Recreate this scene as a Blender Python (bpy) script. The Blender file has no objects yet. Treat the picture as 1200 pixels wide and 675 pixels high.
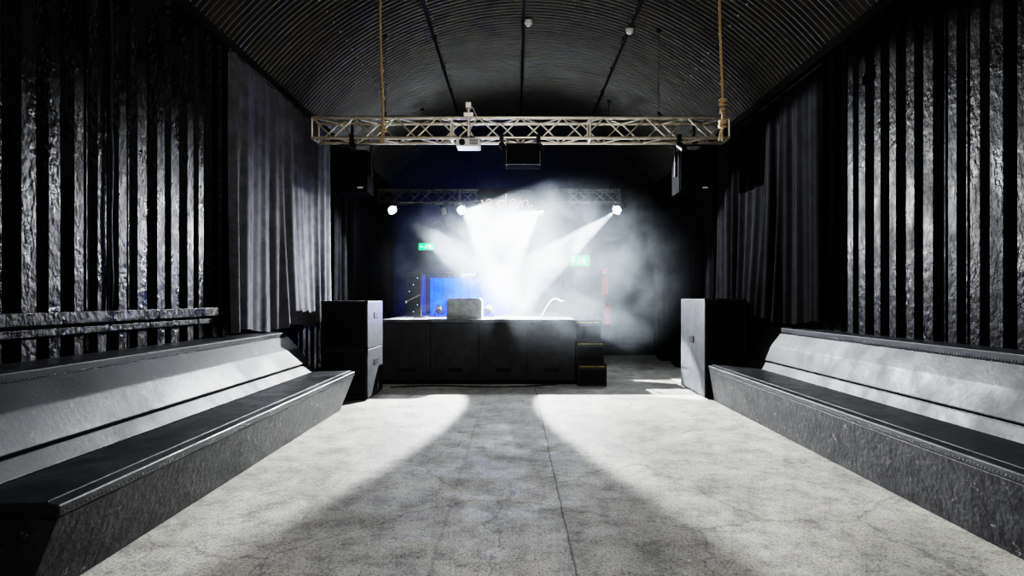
import bpy, bmesh, math, random
from mathutils import Vector, Matrix, Euler
random.seed(7)
S=bpy.context.scene
WL,WR,CX=-3.2,3.55,0.175
SPR,RISE=4.2,1.6
Y0,Y1=-2.0,14.9
HW=(WR-WL)/2
RAD=(HW*HW+RISE*RISE)/(2*RISE)
CZ=SPR+RISE-RAD
def ceil_z(x): return CZ+math.sqrt(max(0,RAD*RAD-(x-CX)**2))

# ---------------- materials
def nt(name):
    m=bpy.data.materials.new(name); m.use_nodes=True
    n=m.node_tree; b=n.nodes['Principled BSDF']; return m,n,b
def pmat(name,c,rough=.5,metal=0,c2=None,scale=8,bump=0,bscale=40,r2=None,lo=.4,hi=.6,spec=None,stretch=(1,1,1),wear=None,wth=.68,wscale=6,bd=.02):
    m,n,b=nt(name); L=n.links
    b.inputs['Base Color'].default_value=(*c,1); b.inputs['Roughness'].default_value=rough; b.inputs['Metallic'].default_value=metal
    if spec is not None: b.inputs['Specular IOR Level'].default_value=spec
    tc=n.nodes.new('ShaderNodeTexCoord'); mp=n.nodes.new('ShaderNodeMapping'); mp.inputs['Scale'].default_value=stretch
    L.new(tc.outputs['Object'],mp.inputs['Vector'])
    if c2:
        t=n.nodes.new('ShaderNodeTexNoise'); t.inputs['Scale'].default_value=scale; t.inputs['Detail'].default_value=8; t.inputs['Roughness'].default_value=.65
        L.new(mp.outputs[0],t.inputs['Vector'])
        r=n.nodes.new('ShaderNodeValToRGB'); r.color_ramp.elements[0].position=lo; r.color_ramp.elements[1].position=hi
        r.color_ramp.elements[0].color=(*c,1); r.color_ramp.elements[1].color=(*c2,1)
        L.new(t.outputs['Fac'],r.inputs[0]); out=r.outputs[0]
        if wear:
            t2=n.nodes.new('ShaderNodeTexNoise'); t2.inputs['Scale'].default_value=wscale; t2.inputs['Detail'].default_value=12; t2.inputs['Roughness'].default_value=.8
            L.new(mp.outputs[0],t2.inputs['Vector'])
            r3=n.nodes.new('ShaderNodeValToRGB'); r3.color_ramp.elements[0].position=wth; r3.color_ramp.elements[1].position=wth+.04
            L.new(t2.outputs['Fac'],r3.inputs[0])
            mx=n.nodes.new('ShaderNodeMix'); mx.data_type='RGBA'
            L.new(r3.outputs[0],mx.inputs[0]); L.new(out,mx.inputs[6]); mx.inputs[7].default_value=(*wear,1); out=mx.outputs[2]
        L.new(out,b.inputs['Base Color'])
        if r2 is not None:
            mr=n.nodes.new('ShaderNodeMapRange'); mr.inputs[1].default_value=lo; mr.inputs[2].default_value=hi; mr.inputs[3].default_value=rough; mr.inputs[4].default_value=r2
            L.new(t.outputs['Fac'],mr.inputs[0]); L.new(mr.outputs[0],b.inputs['Roughness'])
    if bump:
        t=n.nodes.new('ShaderNodeTexNoise'); t.inputs['Scale'].default_value=bscale; t.inputs['Detail'].default_value=5
        L.new(mp.outputs[0],t.inputs['Vector'])
        bp=n.nodes.new('ShaderNodeBump'); bp.inputs['Strength'].default_value=bump; bp.inputs['Distance'].default_value=bd
        L.new(t.outputs['Fac'],bp.inputs['Height']); L.new(bp.outputs[0],b.inputs['Normal'])
    return m
def emat(name,c,s,base=None):
    m,n,b=nt(name); b.inputs['Base Color'].default_value=(*(base or c),1); b.inputs['Emission Color'].default_value=(*c,1); b.inputs['Emission Strength'].default_value=s; return m

M_wall=pmat('black_gloss_paint',(.004,.004,.0045),.22,0,(.008,.008,.0085),4,.8,24,r2=.5,spec=.12,wear=(.08,.08,.078),wth=.62,wscale=4,stretch=(1,1,.7))
M_wallR=pmat('black_satin_paint',(.003,.003,.0035),.30,0,(.0055,.0055,.006),4,.6,24,r2=.55,spec=.055,wear=(.05,.05,.048),wth=.65,wscale=4,stretch=(1,1,.6))
M_gap=pmat('wall_recess_black',(.002,.002,.002),.7,0,(.004,.004,.004),5,.3,20,spec=.03)
M_ceil=pmat('painted_corrugated_steel',(.016,.0135,.010),.33,.4,(.043,.036,.025),3,.2,30,r2=.55)
M_back=pmat('black_brick_paint',(.006,.007,.009),.6,0,(.014,.014,.018),4,.4,20,spec=.2)
M_vinyl=pmat('black_vinyl',(.010,.011,.0125),.45,0,(.018,.019,.0215),2,.08,30,r2=.6,spec=.24,wear=(.05,.05,.05),wth=.59,wscale=5)
M_seat=pmat('black_vinyl_seat',(.010,.011,.012),.36,0,(.022,.023,.025),3,.1,30,r2=.55,spec=.4,wear=(.06,.06,.06),wth=.60,wscale=7)
M_front=pmat('scuffed_black_board',(.014,.014,.016),.5,0,(.040,.040,.042),6,.4,25,spec=.3,wear=(.26,.26,.25),wth=.60,wscale=11)
M_stud=pmat('stud_metal',(.2,.2,.2),.35,.9)
M_curtL=pmat('charcoal_curtain',(.065,.065,.072),.9,0,(.095,.095,.104),6,.1,80,spec=.1)
M_curt=pmat('black_curtain',(.003,.003,.0035),.95,0,(.006,.006,.007),6,.1,80,spec=.05)
M_alu=pmat('truss_aluminium',(.6,.55,.46),.35,.8,(.75,.69,.6),12,.05,50)
M_alud=pmat('black_truss_paint',(.03,.028,.026),.4,.5,(.08,.075,.07),12,.05,50)
M_blk=pmat('black_plastic',(.006,.006,.007),.5,0,(.013,.013,.014),20,.1,80,spec=.2)
M_box=pmat('black_speaker_paint',(.014,.015,.017),.5,0,(.032,.034,.037),9,.3,60,spec=.25,wear=(.2,.2,.2),wth=.64,wscale=10)
M_grille=pmat('speaker_grille',(.004,.004,.005),.7,.0,(.014,.014,.014),150,.5,300,spec=.1)
M_stage=pmat('stage_black_ply',(.012,.013,.016),.5,0,(.028,.029,.033),5,.3,30,wear=(.2,.2,.2),wth=.7,wscale=7)
M_stagetop=pmat('stage_top_grey',(.06,.065,.07),.5,0,(.11,.12,.125),6,.2,40)
M_grey=pmat('monitor_grey',(.2,.21,.2),.6,0,(.3,.31,.3),10,.1,60)
M_white=pmat('white_plastic',(.7,.7,.68),.4,0,(.8,.8,.78),10)
M_red=pmat('red_enamel',(.6,.005,.005),.3,0,(.7,.01,.01),10)
M_rope=pmat('jute_rope',(.32,.23,.13),.9,0,(.5,.38,.24),60,.5,120)
M_yel=pmat('yellow_edge',(.12,.10,.03),.7,0,(.35,.3,.08),30)
M_scrap=pmat('paper_scrap',(.6,.58,.4),.8,0,(.8,.78,.7),20)
M_blue=pmat('blue_cloth',(.0,.05,.6),.8,0,(.0,.09,.95),5,.2,30,spec=.05)
M_green=emat('exit_green',(.0,.6,.14),2.6,(0,.2,.05))
M_signw=emat('exit_white',(.6,1,.72),2.2)
M_neon=emat('copper_neon',(.9,.30,.18),.3,(.5,.25,.16))
M_lens=emat('lamp_lens',(.85,.92,1),700)
M_blens=emat('blue_lamp_lens',(.02,.12,1),8)
M_led=emat('led_blue',(.2,.45,1),2)

def floor_mat():
    m,n,b=nt('worn_concrete_floor'); L=n.links
    tc=n.nodes.new('ShaderNodeTexCoord')
    def noise(s,d=10,r=.7,vec=None,dist=0):
        t=n.nodes.new('ShaderNodeTexNoise'); t.inputs['Scale'].default_value=s; t.inputs['Detail'].default_value=d; t.inputs['Roughness'].default_value=r; t.inputs['Distortion'].default_value=dist
        L.new(vec or tc.outputs['Object'],t.inputs['Vector']); return t
    def ramp(src,p0,c0,p1,c1):
        r=n.nodes.new('ShaderNodeValToRGB'); e=r.color_ramp.elements; e[0].position=p0;e[1].position=p1; e[0].color=(c0[0],c0[1],c0[2],1); e[1].color=(c1[0],c1[1],c1[2],1); L.new(src,r.inputs[0]); return r.outputs[0]
    def mul(a,c,f=1):
        x=n.nodes.new('ShaderNodeMix'); x.data_type='RGBA'; x.blend_type='MULTIPLY'; x.inputs[0].default_value=f; L.new(a,x.inputs[6]); L.new(c,x.inputs[7]); return x.outputs[2]
    base=ramp(noise(.6,5).outputs['Fac'],.38,(.42,.405,.365),.62,(.58,.555,.50))
    sp=ramp(noise(70,4,.9).outputs['Fac'],.42,(.02,.02,.02),.49,(1,1,1))
    st=ramp(noise(4.5,15,.95).outputs['Fac'],.44,(.2,.2,.205),.52,(1,1,1))
    st2=ramp(noise(1.1,6,.6).outputs['Fac'],.38,(.65,.65,.65),.55,(1,1,1))
    lt=ramp(noise(14,12,.95).outputs['Fac'],.56,(1,1,1),.62,(1.6,1.6,1.57))
    mpC=n.nodes.new('ShaderNodeMixRGB'); mpC.blend_type='ADD'; mpC.inputs[0].default_value=.35; L.new(tc.outputs['Object'],mpC.inputs[1]); L.new(noise(2.5,6,.7).outputs['Color'],mpC.inputs[2])
    vo=n.nodes.new('ShaderNodeTexVoronoi'); vo.feature='DISTANCE_TO_EDGE'; vo.inputs['Scale'].default_value=.7; L.new(mpC.outputs[0],vo.inputs['Vector'])
    ck=ramp(vo.outputs['Distance'],.0,(.25,.25,.25),.007,(1,1,1))
    sx=n.nodes.new('ShaderNodeSeparateXYZ'); L.new(tc.outputs['Object'],sx.inputs[0])
    wv=noise(1.5,6,.7); 
    def M(op,a,b2=None,cl=False):
        x=n.nodes.new('ShaderNodeMath'); x.operation=op; x.use_clamp=cl
        for i,q in enumerate((a,b2)):
            if q is None: continue
            if isinstance(q,(int,float)): x.inputs[i].default_value=q
            else: L.new(q,x.inputs[i])
        return x.outputs[0]
    xx=M('ADD',sx.outputs[0],M('MULTIPLY',M('SUBTRACT',wv.outputs['Fac'],.5),.05))
    line=None
    for X,wd,am in ((.31,.009,.85),(-.44,.02,.25),(-1.35,.006,.4)):
        d=M('ABSOLUTE',M('SUBTRACT',xx,X)); v=M('MULTIPLY',M('SUBTRACT',1.0,M('DIVIDE',d,wd),True),am)
        line=v if line is None else M('MAXIMUM',line,v)
    inv=M('SUBTRACT',1.0,line)
    cb=n.nodes.new('ShaderNodeCombineColor'); [L.new(inv,cb.inputs[i]) for i in range(3)]
    c=mul(base,sp,.75); c=mul(c,st,.7); c=mul(c,st2,.8); c=mul(c,lt,1); c=mul(c,ck,.7); c=mul(c,cb.outputs[0],1)
    L.new(c,b.inputs['Base Color'])
    r=n.nodes.new('ShaderNodeMapRange'); r.inputs[1].default_value=.35; r.inputs[2].default_value=.65; r.inputs[3].default_value=.36; r.inputs[4].default_value=.75; L.new(noise(3).outputs['Fac'],r.inputs[0]); L.new(r.outputs[0],b.inputs['Roughness'])
    bp=n.nodes.new('ShaderNodeBump'); bp.inputs['Strength'].default_value=.4; bp.inputs['Distance'].default_value=.005
    L.new(noise(50,8,.8).outputs['Fac'],bp.inputs['Height']); L.new(bp.outputs[0],b.inputs['Normal'])
    return m
M_floor=floor_mat()

# ---------------- mesh builder
class B:
    def __init__(s,name): s.name=name; s.v=[]; s.f=[]; s.fm=[]; s.mats=[]; s.sm=[]
    def mi(s,m):
        if m not in s.mats: s.mats.append(m)
        return s.mats.index(m)
    def add(s,vs,fs,m,smooth=False):
        o=len(s.v); s.v+= [tuple(v) for v in vs]; k=s.mi(m)
        for f in fs: s.f.append([i+o for i in f]); s.fm.append(k); s.sm.append(smooth)
    def box(s,x0,x1,y0,y1,z0,z1,m,bev=0,M=None):
        bm=bmesh.new(); bmesh.ops.create_cube(bm,size=1)
        for v in bm.verts: v.co=Vector(((x0+x1)/2+v.co.x*(x1-x0),(y0+y1)/2+v.co.y*(y1-y0),(z0+z1)/2+v.co.z*(z1-z0)))
        if bev: bmesh.ops.bevel(bm,geom=bm.edges[:],offset=bev,segments=2,profile=.5,affect='EDGES')
        if M is not None: bm.transform(M)
        bm.verts.index_update()
        s.add([v.co for v in bm.verts],[[v.index for v in f.verts] for f in bm.faces],m); bm.free()
    def cyl(s,p,q,r,m,seg=10,r2=None,cap=True):
        p=Vector(p);q=Vector(q);d=(q-p).normalized(); a=d.orthogonal().normalized(); b=d.cross(a)
        if r2 is None: r2=r
        vs=[]; 
        for (c,rr) in ((p,r),(q,r2)):
            for i in range(seg):
                t=2*math.pi*i/seg; vs.append(c+a*rr*math.cos(t)+b*rr*math.sin(t))
        fs=[[i,(i+1)%seg,seg+(i+1)%seg,seg+i] for i in range(seg)]
        s.add(vs,fs,m,True)
        if cap: s.add(vs,[list(range(seg))[::-1],list(range(seg,2*seg))],m)
    def sweep(s,pts,r,m,seg=6):
        pts=[Vector(p) for p in pts]; vs=[]; fs=[]; a=None
        for k,p in enumerate(pts):
            d=(pts[min(k+1,len(pts)-1)]-pts[max(k-1,0)]).normalized()
            if a is None: a=d.orthogonal().normalized()
            a=(a-d*a.dot(d)).normalized(); b=d.cross(a)
            rr=r[k] if isinstance(r,list) else r
            for i in range(seg):
                t=2*math.pi*i/seg; vs.append(p+a*rr*math.cos(t)+b*rr*math.sin(t))
        for k in range(len(pts)-1):
            for i in range(seg): fs.append([k*seg+i,k*seg+(i+1)%seg,(k+1)*seg+(i+1)%seg,(k+1)*seg+i])
        fs.append(list(range(seg))[::-1]); fs.append([(len(pts)-1)*seg+i for i in range(seg)])
        s.add(vs,fs,m,True)
    def ball(s,c,r,m,u=10,v=6,sc=(1,1,1)):
        bm=bmesh.new(); bmesh.ops.create_uvsphere(bm,u_segments=u,v_segments=v,radius=r)
        for w in bm.verts: w.co=Vector(c)+Vector((w.co.x*sc[0],w.co.y*sc[1],w.co.z*sc[2]))
        bm.verts.index_update()
        s.add([w.co for w in bm.verts],[[w.index for w in f.verts] for f in bm.faces],m,True); bm.free()
    def prism(s,prof,y0,y1,m,bev=0):
        bm=bmesh.new()
        a=[bm.verts.new((x,y0,z)) for x,z in prof]; f=bm.faces.new(a)
        r=bmesh.ops.extrude_face_region(bm,geom=[f])
        for v in r['geom']:
            if isinstance(v,bmesh.types.BMVert): v.co.y=y1
        bmesh.ops.recalc_face_normals(bm,faces=bm.faces)
        if bev: bmesh.ops.bevel(bm,geom=bm.edges[:],offset=bev,segments=3,profile=.5,affect='EDGES')
        bm.verts.index_update()
        s.add([v.co for v in bm.verts],[[v.index for v in f.verts] for f in bm.faces],m,False); bm.free()
    def done(s,keep=False):
        me=bpy.data.meshes.new(s.name)
        xs=[v[0] for v in s.v];ys=[v[1] for v in s.v];zs=[v[2] for v in s.v]
        o=Vector((0,0,0)) if keep else Vector(((min(xs)+max(xs))/2,(min(ys)+max(ys))/2,min(zs)))
        me.from_pydata([Vector(v)-o for v in s.v],[],s.f)
        for m in s.mats: me.materials.append(m)
        for p,k,sm in zip(me.polygons,s.fm,s.sm): p.material_index=k; p.use_smooth=sm
        me.update()
        ob=bpy.data.objects.new(s.name,me); ob.location=o; S.collection.objects.link(ob); return ob

# ---------------- room
b=B('floor'); b.add([(WL-.3,Y0,0),(WR+.3,Y0,0),(WR+.3,Y1+.2,0),(WL-.3,Y1+.2,0)],[[0,1,2,3]],M_floor); b.done(True)
b=B('ceiling'); A=44; pitch=.095; ny=int((Y1-Y0)/pitch*6)
a0=math.asin(HW/RAD); vs=[];fs=[]
for j in range(ny+1):
    y=Y0+(Y1-Y0)*j/ny; w=.018*math.cos(2*math.pi*j/6)
    for i in range(A+1):
        t=-a0+2*a0*i/A; r=RAD+w; vs.append((CX+r*math.sin(t),y,CZ+r*math.cos(t)))
for j in range(ny):
    for i in range(A):
        k=j*(A+1)+i; fs.append([k,k+A+1,k+A+2,k+1])
b.add(vs,fs,M_ceil,True)
for ti in (-.62,-.33,.36,.64):
    r=RAD-.02; x=CX+r*math.sin(ti); z=CZ+r*math.cos(ti)
    for k in range(60):
        y=Y0+.3+k*.285
        if y<Y1: b.ball((x,y,z),.013,M_stud,6,4)
b.done(True)
def wall(name,X,sg,M_wall):
    b=B(name)
    b.box(min(X,X-sg*.1),max(X,X-sg*.1),Y0,Y1,0,SPR+.03,M_gap)
    p=.24; y=Y0
    while y<Y1-.2:
        w=.112+random.uniform(-.022,.020); d=.06+random.uniform(-.012,.008); o=random.uniform(-.008,.008)
        prof=[(y+o,0),(y+o+.022,d),(y+o+.022+w,d),(y+o+.044+w,0)]
        vs=[(X+sg*q,yy,zz) for zz in (0,SPR+.02) for yy,q in prof]
        b.add(vs,[[0,1,5,4],[1,2,6,5],[2,3,7,6],[0,3,2,1],[4,5,6,7]],M_wall)
        b.box(min(X,X+sg*.018),max(X,X+sg*.018),y+.19,y+.222,0,SPR,M_wall)
        y+=p
    return b.done(True)
wall('wall_left',WL,1,M_wall); wall('wall_right',WR,-1,M_wallR)
def endwall(name,y,t):
    b=B(name); pts=[(WL-.1,0),(WR+.1,0),(WR+.1,SPR)]
    for i in range(25): 
        tt=a0-2*a0*i/24; pts.append((CX+(RAD+.02)*math.sin(tt),CZ+(RAD+.02)*math.cos(tt)))
    pts.append((WL-.1,SPR)); b.prism(pts,y,y+t,M_back); return b
b=endwall('wall_back',Y1,.2)
b.box(WL,1.2,Y1-.03,Y1,0,.15,M_back)
for k in range(9): b.box(2.5,WR-.3,Y1-.035,Y1,.1+k*.14,.1+k*.14+.11,M_back)
b.done(True)
endwall('wall_front',Y0-.2,.2).done(True)
b=B('trim_1'); b.box(WL+.06,WL+.14,1.5,6.55,1.225,1.31,M_wall,.006)
b.box(WL+.06,WL+.10,1.5,6.55,1.15,1.20,M_wall,.004)
b.done()
b=B('trim_2'); 
for sg,X in ((1,WL),(-1,WR)): 
    b.box(min(X,X+sg*.07),max(X,X+sg*.07),Y0,Y1,SPR-.06,SPR+.05,M_blk)
b.done()
b=B('wall_cable'); b.sweep([(WL+.075,4.62+.01*math.sin(k*1.7),1.32+k*.24) for k in range(13)],.012,M_blk); b.done()
for x in (-1.28,.13,1.72):
    b=B('ceiling_conduit'); z=ceil_z(x)-.045
    b.cyl((x,Y0+.05,z),(x,Y1-.05,z),.022,M_blk,8)
    for k in range(14): b.box(x-.035,x+.035,Y0+.6+k*1.2,Y0+.64+k*1.2,z-.01,z+.05,M_blk)
    b.done()
b=B('smoke_detector'); z=ceil_z(.2)-.03
b.cyl((.2,9.4,z),(.2,9.4,z-.05),.07,M_white,20,.055); b.cyl((.2,9.4,z-.05),(.2,9.4,z-.08),.04,M_white,16,.03); b.done()
b=B('smoke_detector'); z=ceil_z(1.72)-.06
b.cyl((1.72,9.0,z),(1.72,9.0,z-.05),.06,M_white,20,.05); b.cyl((1.72,9.0,z-.05),(1.72,9.0,z-.07),.035,M_white,16,.03); b.done()

# ---------------- benches
def bench(sg,fb,ft,sb,bt,wx,y0,y1,zt):
    b=B('banquette_bench'); s=sg
    b.prism([(s*fb,0),(s*ft,.425),(s*(ft+.02),.44),(s*sb,.43),(s*(wx),.43),(s*(wx),0)],y0,y1,M_front,.004)
    b.prism([(s*(ft-.012),.432),(s*(ft-.012),.485),(s*(ft+.05),.497),(s*(sb-.02),.487),(s*(sb),.432)],y0-.01,y1+.01,M_seat,.009)
    b.cyl((s*(ft+.05),y0,.497),(s*(ft+.05),y1,.497),.006,M_vinyl,8)
    L=bt-sb
    def P(t,off=0):
        x=sb+L*t; z=.47+(zt-.06-.47)*t; n=Vector((-(zt-.53),L)).normalized()
        return (s*(x+n[0]*off),z+n[1]*off)
    b.prism([P(0,0),P(0,.03),P(.2,.03),P(.2,0)],y0,y1,M_vinyl,.006)
    b.prism([P(.215,0),P(.225,.045),P(.60,.065),P(.94,.045),P(.95,0)],y0,y1,M_vinyl,.01)
    b.prism([P(0,0),P(1,0),(s*wx,zt-.06),(s*wx,.42)],y0+.01,y1-.01,M_front)
    b.prism([(s*(bt-.05),zt-.075),(s*(bt-.055),zt-.012),(s*(bt-.02),zt),(s*wx,zt+.01),(s*wx,zt-.06)],y0-.01,y1+.01,M_vinyl,.006)
    n=int((y1-y0)/.028)
    for k in range(n):
        y=y0+.02+k*.028
        b.ball((s*(ft-.013),y,.452),.0045,M_stud,5,3)
        b.ball((s*(bt-.055),y,zt-.06),.004,M_stud,5,3)
        x,z=P(.93,.048); b.ball((x,y,z),.004,M_stud,5,3)
    return b.done()
bench(-1,2.2,2.03,2.55,2.92,3.13,2.65,7.5,.99)
bench(1,2.72,2.65,3.22,3.42,3.48,1.2,8.17,1.04)

# ---------------- curtains
def curtain(name,X,sg,y0,y1,z0,z1,m,amp=.07,fold=.17,bul=0):
    b=B(name); n=int((y1-y0)/.014); nz=22; vs=[];fs=[]; ph=random.random()*6
    for j in range(nz+1):
        t=j/nz; z=z1+(z0-z1)*t
        for i in range(n+1):
            y=y0+(y1-y0)*i/n
            w=math.sin(2*math.pi*y/fold+ph+1.3*math.sin(y*2.1)+.5*t*math.sin(y*3))+.35*math.sin(2*math.pi*y/(fold*.43)+2*t)
            a=amp*(.45+.55*t)*(.7+.3*math.sin(y*4.3))
            x=X+sg*(.09+a*w+bul*t*t*(.5+.5*math.sin(y*2.4+1)))
            vs.append((x,y,z+ (t>.99)*.03*math.sin(y*5)))
    for j in range(nz):
        for i in range(n):
            k=j*(n+1)+i; fs.append([k,k+1,k+n+2,k+n+1])
    b.add(vs,fs,m,True)
    b.cyl((X+sg*.09,y0-.05,z1+.01),(X+sg*.09,y1+.05,z1+.01),.018,M_blk,8)
    return b.done()
curtain('curtain',WL+.1,1,6.3,9.7,1.03,4.02,M_curtL,.06,.36,.12)
curtain('curtain',WR-.12,-1,6.55,9.9,1.12,3.95,M_curt,.06,.34,.14)
curtain('curtain',WL+.12,1,9.95,14.5,.03,4.0,M_curt,.07,.28)
curtain('curtain',WR-.12,-1,10.1,14.5,.03,4.0,M_curt,.07,.28)

# ---------------- stage
b=B('stage_platform')
sx0,sx1,sy0,sy1,sz=-2.18,.99,9.8,14.3,1.06
b.box(sx0+.02,sx1-.02,sy0+.03,sy1,0,sz-.05,M_stage)
b.box(sx0,sx1,sy0-.01,sy1,sz-.05,sz,M_stagetop,.006)
nx=4
for k in range(nx):
    w=(sx1-sx0)/nx; x=sx0+k*w
    b.box(x+.008,x+w-.008,sy0,sy0+.03,.06,sz-.06,M_stage,.004)
    b.box(x+.0,x+.05,sy0-.012,sy0+.02,.03,sz-.055,M_stage,.003)
    b.box(x+w*.35,x+w*.65,sy0-.006,sy0+.01,.2,.26,M_blk)
b.box(sx0,sx1,sy0-.015,sy0+.02,0,.07,M_blk)
b.done()
b=B('stage_steps')
for k,(z,y) in enumerate(((.34,9.55),(.68,9.85),(1.02,10.15))):
    b.box(1.0,1.46,y,10.5,z-.34 if k else 0,z,M_stage,.004)
    b.box(1.0,1.46,y-.012,y+.03,z-.0,z+.012,M_blk)
    b.box(1.03,1.43,y-.014,y,z-.035,z-.015,M_yel)
    b.box(1.02,1.44,y-.005,y,z-.3,z-.08,M_blk)
b.done()

def cab(b,x0,x1,y0,y1,z0,z1):
    b.box(x0,x1,y0,y1,z0,z1,M_box,.012)
    b.box(x0+.03,x1-.03,y0-.012,y0+.01,z0+.03,z1-.03,M_grille,.004)
    for (cx,cz) in ((x0+.02,z0+.02),(x1-.02,z0+.02),(x0+.02,z1-.02),(x1-.02,z1-.02)): b.box(cx-.022,cx+.022,y0-.006,y0+.04,cz-.022,cz+.022,M_blk,.006)
b=B('subwoofer_stack')
cab(b,-2.66,-2.02,8.17,9.1,.03,.70); cab(b,-2.66,-2.02,8.17,9.1,.703,1.37); b.box(-2.62,-2.06,8.2,9.05,0,.03,M_blk)
for z in (.45,1.12): b.box(-2.025,-2.012,8.52,8.75,z,z+.09,M_blk,.004)
b.done()
b=B('subwoofer_stack')
cab(b,2.63,3.2,8.3,9.5,.03,1.40); b.box(2.67,3.16,8.35,9.45,0,.03,M_blk)
b.box(2.618,2.635,8.8,9.0,.75,.85,M_blk,.004); b.done()

# ---------------- trusses
def truss(name,x0,x1,y,z,s,r,hang,mat):
    b=B(name); h=s/2
    C=[(y-h,z-h),(y+h,z-h),(y+h,z+h),(y-h,z+h)]
    for yy,zz in C: b.cyl((x0,yy,zz),(x1,yy,zz),r,mat,10)
    n=int(round((x1-x0)/(s*1.05))); w=(x1-x0)/n
    for f in range(4):
        p=C[f];q=C[(f+1)%4]
        for k in range(n):
            a,c=(p,q) if (k+f)%2 else (q,p)
            b.cyl((x0+k*w,a[0],a[1]),(x0+(k+1)*w,c[0],c[1]),r*.5,mat,6)
        for e in (x0,x1): b.cyl((e,p[0],p[1]),(e,q[0],q[1]),r*.8,mat,6)
    for f in range(1,3):
        xm=x0+(x1-x0)*f/3
        for q in range(4):
            a,c=C[q],C[(q+1)%4]; b.cyl((xm,a[0],a[1]),(xm,c[0],c[1]),r*.8,mat,6)
    for hx in hang:
        zc=ceil_z(hx)
        b.cyl((hx,y,z+h),(hx,y,zc),.004,M_blk,6)
        b.sweep([(hx,y-h-.01,z+h+.02),(hx,y,z+h+.12),(hx,y+h+.01,z+h+.02)],.014,M_blk)
        b.box(hx-.03,hx+.03,y-.03,y+.03,zc-.05,zc+.01,M_blk)
    return b.done()
TY=8.75
truss('lighting_truss',-2.93,3.08,TY,3.86,.29,.024,(-1.9,2.1),M_alu)
LY=12.0
truss('lighting_truss',-2.75,2.1,LY+.15,3.47,.25,.02,(-1.9,1.9),M_alud)

def pa(x,yy=8.95):
    b=B('hanging_pa_speaker')
    z0,z1=2.98,3.60; w=.24
    b.prism([(x-w,z0),(x+w,z0),(x+w,z1),(x-w,z1)],yy-.12,yy+.3,M_curt,.015)
    b.box(x-w+.02,x+w-.02,yy-.135,yy-.11,z0+.02,z1-.02,M_grille,.005)
    b.box(x+.1,x+.18,yy-.142,yy-.13,z0+.05,z0+.07,M_white)
    b.box(x-w-.03,x-w-.01,yy,yy+.05,z0+.25,z1+.12,M_blk); b.box(x+w+.01,x+w+.03,yy,yy+.05,z0+.25,z1+.12,M_blk)
    b.box(x-w-.03,x+w+.03,yy,yy+.05,z1+.1,z1+.125,M_blk)
    b.box(x-.03,x+.03,yy-.17,yy+.04,z1+.1,z1+.16,M_blk)
    b.cyl((x,yy-.055,z1+.1),(x,yy-.055,z1+.46),.018,M_blk)
    b.done()
pa(-2.43); pa(2.66)
b=B('ceiling_projector'); x=-.67;y=8.55
b.box(x-.17,x+.17,y-.14,y+.16,3.55,3.67,M_white,.02)
b.cyl((x-.08,y-.14,3.6),(x-.08,y-.18,3.6),.042,M_blk,16)
for k in range(5): b.box(x+.02,x+.14,y-.144,y-.138,3.575+k*.016,3.582+k*.016,M_blk)
b.cyl((x,y,3.67),(x,y,4.18),.02,M_alu); b.box(x-.1,x+.1,y-.1,y+.25,3.67,3.69,M_blk)
b.box(x-.07,x+.07,y-.03,y+.12,4.0,4.06,M_alu,.005); b.box(x-.04,x+.04,y-.05,y+.05,4.12,4.2,M_alu,.005)
b.sweep([(x+.05,y,4.15),(x+.12,y-.02,4.0),(x+.02,y-.03,3.8),(x+.1,y,3.68)],.008,M_white)
b.done()
b=B('hanging_monitor_speaker'); x=.11;y=8.6
b.box(x-.25,x+.25,y-.1,y+.2,3.30,3.62,M_curt,.01)
b.box(x-.23,x+.23,y-.112,y-.095,3.32,3.60,M_grille,.004)
for zz in (3.31,3.61): b.box(x-.25,x+.25,y-.115,y-.1,zz-.005,zz+.005,M_alud)
for xx in (x-.24,x+.24): b.box(xx-.005,xx+.005,y-.115,y-.1,3.3,3.62,M_alud); b.cyl((xx*1,y+.05,3.6),(xx,y+.05,3.74),.012,M_alu)
b.done()
for x in (-.2,.33,-2.35,2.35):
    b=B('truss_clamp_light'); y=8.58
    b.box(x-.03,x+.03,y-.03,y+.06,3.66,3.76,M_blk,.006)
    b.cyl((x,y+.02,3.62),(x+.05,y-.1,3.52),.045,M_blk,14); b.cyl((x,y,3.68),(x,y,3.6),.012,M_blk); b.done()

def rope(x,y,zb,thick,knots):
    b=B('hanging_rope'); zt=ceil_z(x)-.01; n=int((zt-zb)/.012)
    for s in range(3):
        pts=[]
        for k in range(n+1):
            z=zt+(zb-zt)*k/n; a=k*.35+s*2.094
            sw=.02*math.sin(z*2.2); pts.append((x+sw+thick*.55*math.cos(a),y+thick*.55*math.sin(a),z))
        b.sweep(pts,thick*.6,M_rope,5)
    for kz,kr in knots:
        sw=.02*math.sin(kz*2.2)
        for q in range(3): 
            pts=[(x+sw+kr*.7*math.cos(t),y+kr*.7*math.sin(t),kz+(q-1)*kr*.55+kr*.25*math.sin(t+q*2)) for t in [i*.45 for i in range(15)]]
            b.sweep(pts,kr*.42,M_rope,6)
    for q in range(9):
        a=q*.7; b.sweep([(x,y,zb+.02),(x+.02*math.cos(a),y+.02*math.sin(a),zb-.04),(x+.03*math.cos(a),y+.03*math.sin(a),zb-.1)],.004,M_rope,4)
    b.cyl((x,y,zt-.01),(x,y,zt+.02),.03,M_blk)
    b.done()
rope(-1.70,7.6,3.48,.014,[(3.55,.035),(3.95,.025),(4.3,.025)])
rope(2.48,7.2,3.42,.016,[(3.5,.05),(3.66,.035),(3.76,.045),(4.0,.025)])

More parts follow.
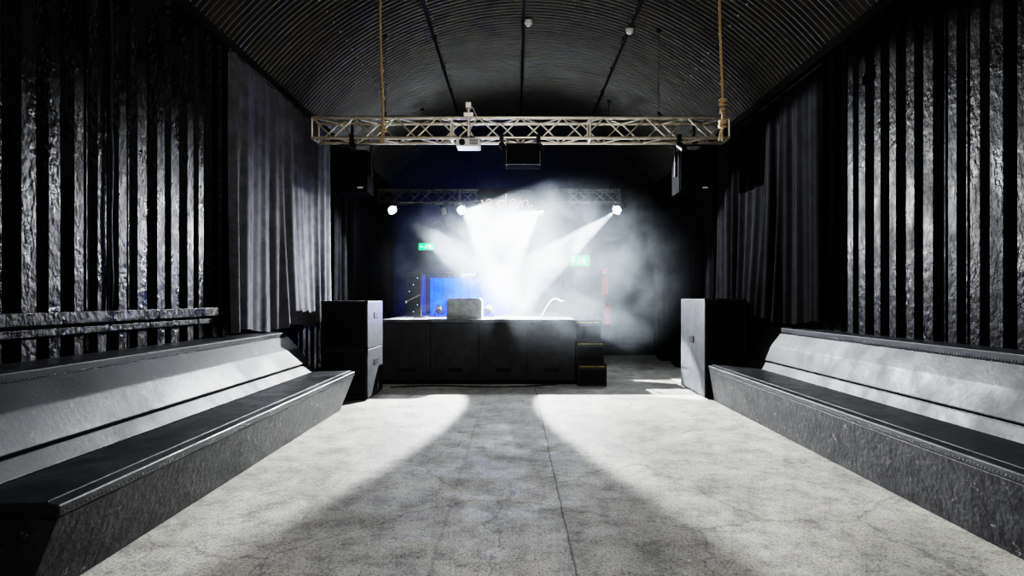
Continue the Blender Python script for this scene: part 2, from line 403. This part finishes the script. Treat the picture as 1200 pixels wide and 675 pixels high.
# ---------------- stage lights
def dirv(az,el):
    az=math.radians(az);el=math.radians(el); return Vector((math.sin(az)*math.cos(el),-math.cos(az)*math.cos(el),-math.sin(el)))
def fixture(x,lamps,body):
    b=B('stage_spotlight'); d=dirv(*body); c=Vector((x,LY,3.18)); 
    face=c-d*.03
    b.cyl(c-d*.34,c-d*.05,.055,M_blk,20,.095); b.cyl(c-d*.05,c+d*.0,.097,M_blk,20,.1,cap=False)
    b.cyl(face-d*.01,face,.06,M_lens,24)
    q=c-d*.15; up=Vector((0,0,1)); sd=d.cross(up).normalized()
    b.sweep([q+sd*.11,q+sd*.12+up*.1,q+sd*.1+up*.17,q-sd*.1+up*.17,q-sd*.12+up*.1,q-sd*.11],.01,M_blk)
    b.cyl(q+up*.16,(q.x,q.y,3.36),.014,M_blk); b.box(q.x-.03,q.x+.03,q.y-.03,q.y+.03,3.3,3.38,M_blk,.005)
    ob=b.done()
    for (dd,half,power,blend) in lamps:
        l=bpy.data.lights.new('spot','SPOT'); l.energy=power; l.spot_size=math.radians(2*half); l.spot_blend=blend; l.shadow_soft_size=.025; l.color=(.93,.97,1)
        lo=bpy.data.objects.new('stage_spot_lamp',l); lo.location=c+d*.04-ob.location; lo.rotation_euler=dd.to_track_quat('-Z','Y').to_euler(); S.collection.objects.link(lo); lo.parent=ob
def to(x,tx,ty,tz): return (Vector((tx,ty,tz))-Vector((x,LY,3.18))).normalized()
fixture(-2.47,[(to(-2.47,-1.3,11.4,2.35),10,16000,.3)],(48,34))
fixture(-1.08,[(dirv(42.5,21),27,6000,.14),(to(-1.08,-.60,11.5,2.2),9,12000,.15)],(40,30))
fixture(.50,[(dirv(-40.8,22),27,6000,.14),(to(.5,.0,11.5,2.2),9,12000,.15)],(-40,30))
fixture(2.04,[(to(2.04,.9,11.4,2.3),10,24000,.2)],(-48,30))

b=B('neon_sign'); px=lambda u,v:(-.62+u*1.0, 11.82, 3.20+v*.30)
def stroke(pts):
    P=[Vector(px(u,v)) for u,v in pts]; out=[]
    for i in range(len(P)-1):
        p0=P[max(i-1,0)];p1=P[i];p2=P[i+1];p3=P[min(i+2,len(P)-1)]
        for k in range(5):
            t=k/5; out.append(.5*((2*p1)+(p2-p0)*t+(2*p0-5*p1+4*p2-p3)*t*t+(3*p1-p0-3*p2+p3)*t**3))
    out.append(P[-1]); b.sweep(out,.011,M_neon,6)
e=lambda o:[(o,.25),(o+.1,.32),(o+.13,.48),(o+.07,.56),(o+.02,.4),(o+.03,.15),(o+.1,.05),(o+.2,.2)]
stroke([(-.05,.5)]+e(.02)); stroke([(.42,.45),(.32,.5),(.25,.3),(.3,.08),(.4,.2),(.44,.95),(.42,.3),(.46,.06),(.52,.2)])
stroke(e(.5)); stroke([(.7,.2),(.74,.5),(.75,.05),(.78,.4),(.85,.5),(.88,.1),(.96,.15)])
b.box(-.75,.95,11.86,11.88,3.14,3.56,M_blk)
for xx in (-.6,.35): b.box(xx,xx+.03,11.87,12.05,3.34,3.38,M_blk)
b.done()
def exitsign(x,z,w,h):
    b=B('exit_sign'); y=Y1-.1
    b.box(x-w/2-.015,x+w/2+.015,y,Y1-.035,z-h/2-.015,z+h/2+.015,M_blk,.004); b.box(x-w/2,x+w/2,y-.008,y+.01,z-h/2,z+h/2,M_green)
    yy=y-.014
    b.box(x+w*.12,x+w*.30,yy,yy+.006,z-h*.28,z+h*.32,M_signw)
    b.ball((x-w*.02,yy,z+h*.25),h*.08,M_signw,8,6,(1,.2,1))
    for (p,q) in (((-.03,.16),(-.07,-.1)),((-.07,-.1),(.02,-.32)),((-.07,-.1),(-.16,-.3)),((-.03,.12),(.06,0)),((-.4,0),(-.24,0)),((-.41,0),(-.34,.13)),((-.41,0),(-.34,-.13))):
        b.cyl((x+w*p[0],yy,z+h*p[1]),(x+w*q[0],yy,z+h*q[1]),h*.04,M_signw,6)
    b.done()
exitsign(1.6,2.34,.46,.25); exitsign(-2.2,2.69,.38,.16)
b=B('door_1'); b.box(1.15,1.22,Y1-.08,Y1,0,2.12,M_box,.004); b.box(2.0,2.07,Y1-.08,Y1,0,2.12,M_box,.004); b.box(1.15,2.07,Y1-.08,Y1,2.05,2.12,M_box,.004)
b.box(1.22,2.0,Y1-.06,Y1,.0,2.05,M_stage,.003); b.box(1.3,1.92,Y1-.075,Y1-.05,.95,1.0,M_alud,.004); b.done()
b=B('fire_extinguisher'); x=2.27;y=Y1-.14
b.cyl((x,y,.75),(x,y,1.2),.09,M_red,20); b.ball((x,y,1.2),.09,M_red,16,8,(1,1,.6)); b.cyl((x,y,1.22),(x,y,1.31),.03,M_blk); b.box(x-.02,x+.1,y-.015,y+.015,1.3,1.33,M_blk)
b.sweep([(x-.03,y,1.28),(x-.11,y-.02,1.2),(x-.12,y-.02,.95),(x-.1,y-.02,.85)],.012,M_blk); b.box(x-.04,x+.04,y+.07,y+.14,1.0,1.06,M_blk)
b.done()
b=B('fire_notice_board'); b.box(2.13,2.3,Y1-.06,Y1-.03,1.5,2.15,M_red,.004); b.box(2.16,2.27,Y1-.066,Y1-.055,2.0,2.08,M_white); b.done()

# ---------------- stage contents
b=B('stage_monitor_speaker')
yy=9.95; b.prism([(-1.15,1.06),(-.56,1.06),(-.56,1.37),(-.60,1.41),(-1.11,1.41),(-1.15,1.37)],yy,yy+.42,M_grey,.008)
b.box(-1.10,-.61,yy-.01,yy+.005,1.10,1.36,M_grey,.003); b.done()
b=B('dj_booth')
x0,x1,y0=-1.75,-.1,12.3
b.box(x0,x1,y0,y0+.04,1.06,1.82,M_blue,.005); b.box(x0,x0+.04,y0+.04,y0+.7,1.06,1.82,M_blk); b.box(x1-.04,x1,y0+.04,y0+.7,1.06,1.82,M_blk); b.box(x0-.03,x1+.03,y0-.03,y0+.75,1.82,1.86,M_blk,.004)
for k in range(9): b.cyl((x0+.1+k*.18,y0-.005,1.08),(x0+.1+k*.18,y0-.005,1.8),.02,M_blue,8)
for xx in (-1.45,-.45):
    b.box(xx-.2,xx+.2,y0+.1,y0+.5,1.86,1.93,M_blk,.006); b.cyl((xx,y0+.3,1.93),(xx,y0+.3,1.945),.14,M_alud,24)
b.box(-1.12,-.8,y0+.1,y0+.5,1.86,1.95,M_blk,.005)
for i in range(4):
    for j in range(4): b.cyl((-1.08+i*.08,y0+.15+j*.09,1.95),(-1.08+i*.08,y0+.15+j*.09,1.965),.012,M_white,8)
b.box(-1.1,-.78,y0+.52,y0+.54,1.93,2.15,M_blk)
b.box(-1.12,-.82,y0+.07,y0+.1,1.87,1.93,M_led)
b.done()
# two low blue floor pars on the stage, facing the booth
for bx in (-1.4,-.5):
    b=B('blue_floor_par'); by=11.0
    d=Vector((0.0,.9,.30)).normalized(); c=Vector((bx,by,1.2))
    b.cyl(c-d*.1,c+d*.05,.06,M_blk,18,.075); b.cyl(c+d*.03,c+d*.04,.06,M_blens,18)
    b.sweep([c+Vector((-.09,0,0)),c+Vector((-.09,0,-.13)),c+Vector((.09,0,-.13)),c+Vector((.09,0,0))],.01,M_blk)
    ob=b.done()
    l=bpy.data.lights.new('blue_par','SPOT'); l.energy=480; l.color=(.0,.12,1); l.spot_size=math.radians(80); l.spot_blend=.8; l.shadow_soft_size=.05
    o=bpy.data.objects.new('blue_par_lamp',l); o.location=c+d*.09-ob.location; o.rotation_euler=d.to_track_quat('-Z','Y').to_euler(); S.collection.objects.link(o); o.parent=ob
# blue wash lamp on the back truss, shining down behind the booth onto the back wall
b=B('blue_wash_par'); d=Vector((0,.6,-.8)).normalized(); c=Vector((-1.5,12.42,3.2))
b.cyl(c-d*.14,c+d*.03,.06,M_blk,18,.08); b.cyl(c+d*.0,c+d*.015,.065,M_blens,18); b.cyl(c-d*.05,(c.x,12.3,3.36),.012,M_blk)
ob=b.done()
l=bpy.data.lights.new('blue_wash','SPOT'); l.energy=600; l.color=(.01,.13,1); l.spot_size=math.radians(75); l.spot_blend=.8; l.shadow_soft_size=.06
o=bpy.data.objects.new('blue_wash_lamp',l); o.location=c+d*.08-ob.location; o.rotation_euler=d.to_track_quat('-Z','Y').to_euler(); S.collection.objects.link(o); o.parent=ob
b=B('amp_rack'); x0,x1,y0=-2.12,-1.82,11.6
b.box(x0,x1,y0,y0+.5,1.06,1.9,M_blk,.006)
for k in range(6):
    b.box(x0+.02,x1-.02,y0-.01,y0+.01,1.1+k*.13,1.21+k*.13,M_blk,.003)
    for q in range(3): 
        if (k*3+q)%4==1: b.ball((x0+.06+q*.08,y0-.012,1.15+k*.13),.009,M_led,6,4)
b.done()
b=B('microphone_stand'); b.cyl((-1.68,10.6,1.06),(-1.68,10.6,1.085),.13,M_blk,20); b.cyl((-1.68,10.6,1.08),(-1.68,10.6,1.5),.011,M_blk,8); b.cyl((-1.68,10.6,1.48),(-1.9,10.4,1.35),.008,M_blk,8); b.ball((-1.91,10.39,1.34),.025,M_alud); b.done()
b=B('stage_cable'); pts=[(.42+.4*t,10.3+.3*math.sin(t*4),1.07+.33*math.sin(math.pi*min(1,t*1.15)/1.6)**1.5) for t in [i/24 for i in range(25)]]; b.sweep(pts,.006,M_white); b.done()
b=B('floor_cable'); pts=[(-1.95+t*2.6,9.35+.12*math.sin(t*7)+.25*t,.012) for t in [i/40 for i in range(41)]]; b.sweep(pts,.009,M_blk); b.done()
b=B('confetti_scraps')
for k in range(26):
    x=random.uniform(-1.9,2.5);y=random.uniform(2.8,7.8);a=random.random()*3; c,s=math.cos(a)*.015,math.sin(a)*.015
    b.add([(x-c,y-s,.004),(x+s*.4,y-c*.4,.004),(x+c,y+s,.005),(x-s*.4,y+c*.4,.004)],[[0,1,2,3]],M_scrap)
b.done()

# ---------------- haze (real scattering volume over the stage)
def haze():
    b=B('stage_haze_cloud'); bm=bmesh.new(); bmesh.ops.create_icosphere(bm,subdivisions=3,radius=1)
    bm.verts.index_update()
    c=Vector((.3,10.8,1.8)); sc=(3.05,2.8,2.0)
    m=bpy.data.materials.new('haze_volume'); m.use_nodes=True; n=m.node_tree; n.nodes.clear(); L=n.links
    o=n.nodes.new('ShaderNodeOutputMaterial'); v=n.nodes.new('ShaderNodeVolumeScatter'); v.inputs['Color'].default_value=(.85,.93,1,1); v.inputs['Anisotropy'].default_value=0
    tc=n.nodes.new('ShaderNodeTexCoord'); mp=n.nodes.new('ShaderNodeMapping'); mp.inputs['Scale'].default_value=(1/sc[0],1/sc[1],1/sc[2]); L.new(tc.outputs['Object'],mp.inputs[0])
    le=n.nodes.new('ShaderNodeVectorMath'); le.operation='LENGTH'; L.new(mp.outputs[0],le.inputs[0])
    f=n.nodes.new('ShaderNodeMapRange'); f.interpolation_type='SMOOTHSTEP'; f.inputs[1].default_value=1; f.inputs[2].default_value=.55; f.inputs[3].default_value=0; f.inputs[4].default_value=1; L.new(le.outputs['Value'],f.inputs[0])
    t=n.nodes.new('ShaderNodeTexNoise'); t.inputs['Scale'].default_value=1.9; t.inputs['Detail'].default_value=7; t.inputs['Roughness'].default_value=.62; t.inputs['Distortion'].default_value=.7; L.new(tc.outputs['Object'],t.inputs['Vector'])
    g=n.nodes.new('ShaderNodeMapRange'); g.inputs[1].default_value=.43; g.inputs[2].default_value=.60; g.inputs[3].default_value=.018; g.inputs[4].default_value=.12; L.new(t.outputs['Fac'],g.inputs[0])
    # smoke is thinner low down on the left, in front of the booth
    sx=n.nodes.new('ShaderNodeSeparateXYZ'); L.new(tc.outputs['Object'],sx.inputs[0])
    ad=n.nodes.new('ShaderNodeMath'); ad.operation='MULTIPLY_ADD'; ad.inputs[1].default_value=.9; L.new(sx.outputs[2],ad.inputs[0]); L.new(sx.outputs[0],ad.inputs[2])
    th=n.nodes.new('ShaderNodeMapRange'); th.interpolation_type='SMOOTHSTEP'; th.inputs[1].default_value=-1.9; th.inputs[2].default_value=-.4; th.inputs[3].default_value=.18; th.inputs[4].default_value=1; L.new(ad.outputs[0],th.inputs[0])
    m2=n.nodes.new('ShaderNodeMath'); m2.operation='MULTIPLY'; L.new(th.outputs[0],m2.inputs[0]); L.new(g.outputs[0],m2.inputs[1])
    mu=n.nodes.new('ShaderNodeMath'); mu.operation='MULTIPLY'; L.new(f.outputs[0],mu.inputs[0]); L.new(m2.outputs[0],mu.inputs[1])
    L.new(mu.outputs[0],v.inputs['Density']); L.new(v.outputs[0],o.inputs['Volume'])
    b.add([(w.co.x*sc[0],w.co.y*sc[1],w.co.z*sc[2]) for w in bm.verts],[[w.index for w in q.verts] for q in bm.faces],m,True); bm.free()
    ob=b.done(True); ob.location=c
haze()

# ---------------- other lights
def area(name,loc,size,e,col,rot=(0,0,0)):
    l=bpy.data.lights.new(name,'AREA'); l.shape='RECTANGLE'; l.size=size[0]; l.size_y=size[1]; l.energy=e; l.color=col
    o=bpy.data.objects.new(name,l); o.location=loc; o.rotation_euler=rot; S.collection.objects.link(o)
area('fill_light',(.2,.6,5.2),(1.2,.3),105,(.98,.98,1),(math.radians(20),0,0))  # added fill lamp above the view, lifts the dim floor and near walls
area('fill_light',(.2,5.2,5.4),(.3,1.2),24,(.98,.98,1))  # second added fill, weaker, unseen overhead with no fixture
l=bpy.data.lights.new('warm_ceiling_fill','SPOT'); l.energy=250; l.color=(1,.86,.66); l.spot_size=math.radians(95); l.spot_blend=.8; l.shadow_soft_size=.15  # added unseen lamp behind the camera, warms and brightens the ceiling
o=bpy.data.objects.new('warm_ceiling_fill',l); o.location=(.2,-.8,2.6); o.rotation_euler=(Vector((.2,6,6))-Vector(o.location)).to_track_quat('-Z','Y').to_euler(); S.collection.objects.link(o)
w=bpy.data.worlds.new('World'); S.world=w; w.use_nodes=True; w.node_tree.nodes['Background'].inputs[0].default_value=(.02,.02,.022,1)

# ---------------- camera
cd=bpy.data.cameras.new('camera'); cd.sensor_width=36; cd.lens=21; cd.shift_x=-4/1200; cd.shift_y=12.5/1200; cd.clip_start=.05
co=bpy.data.objects.new('camera',cd); co.location=(0,0,1.4); co.rotation_euler=(math.pi/2,0,0); S.collection.objects.link(co); S.camera=co
try:
    S.view_settings.view_transform='Filmic'; S.view_settings.look='Very High Contrast'
except Exception as ex:
    print(ex)
    try: S.view_settings.look='Filmic - Very High Contrast'
    except Exception as ex2: print(ex2)
S.view_settings.exposure=.5
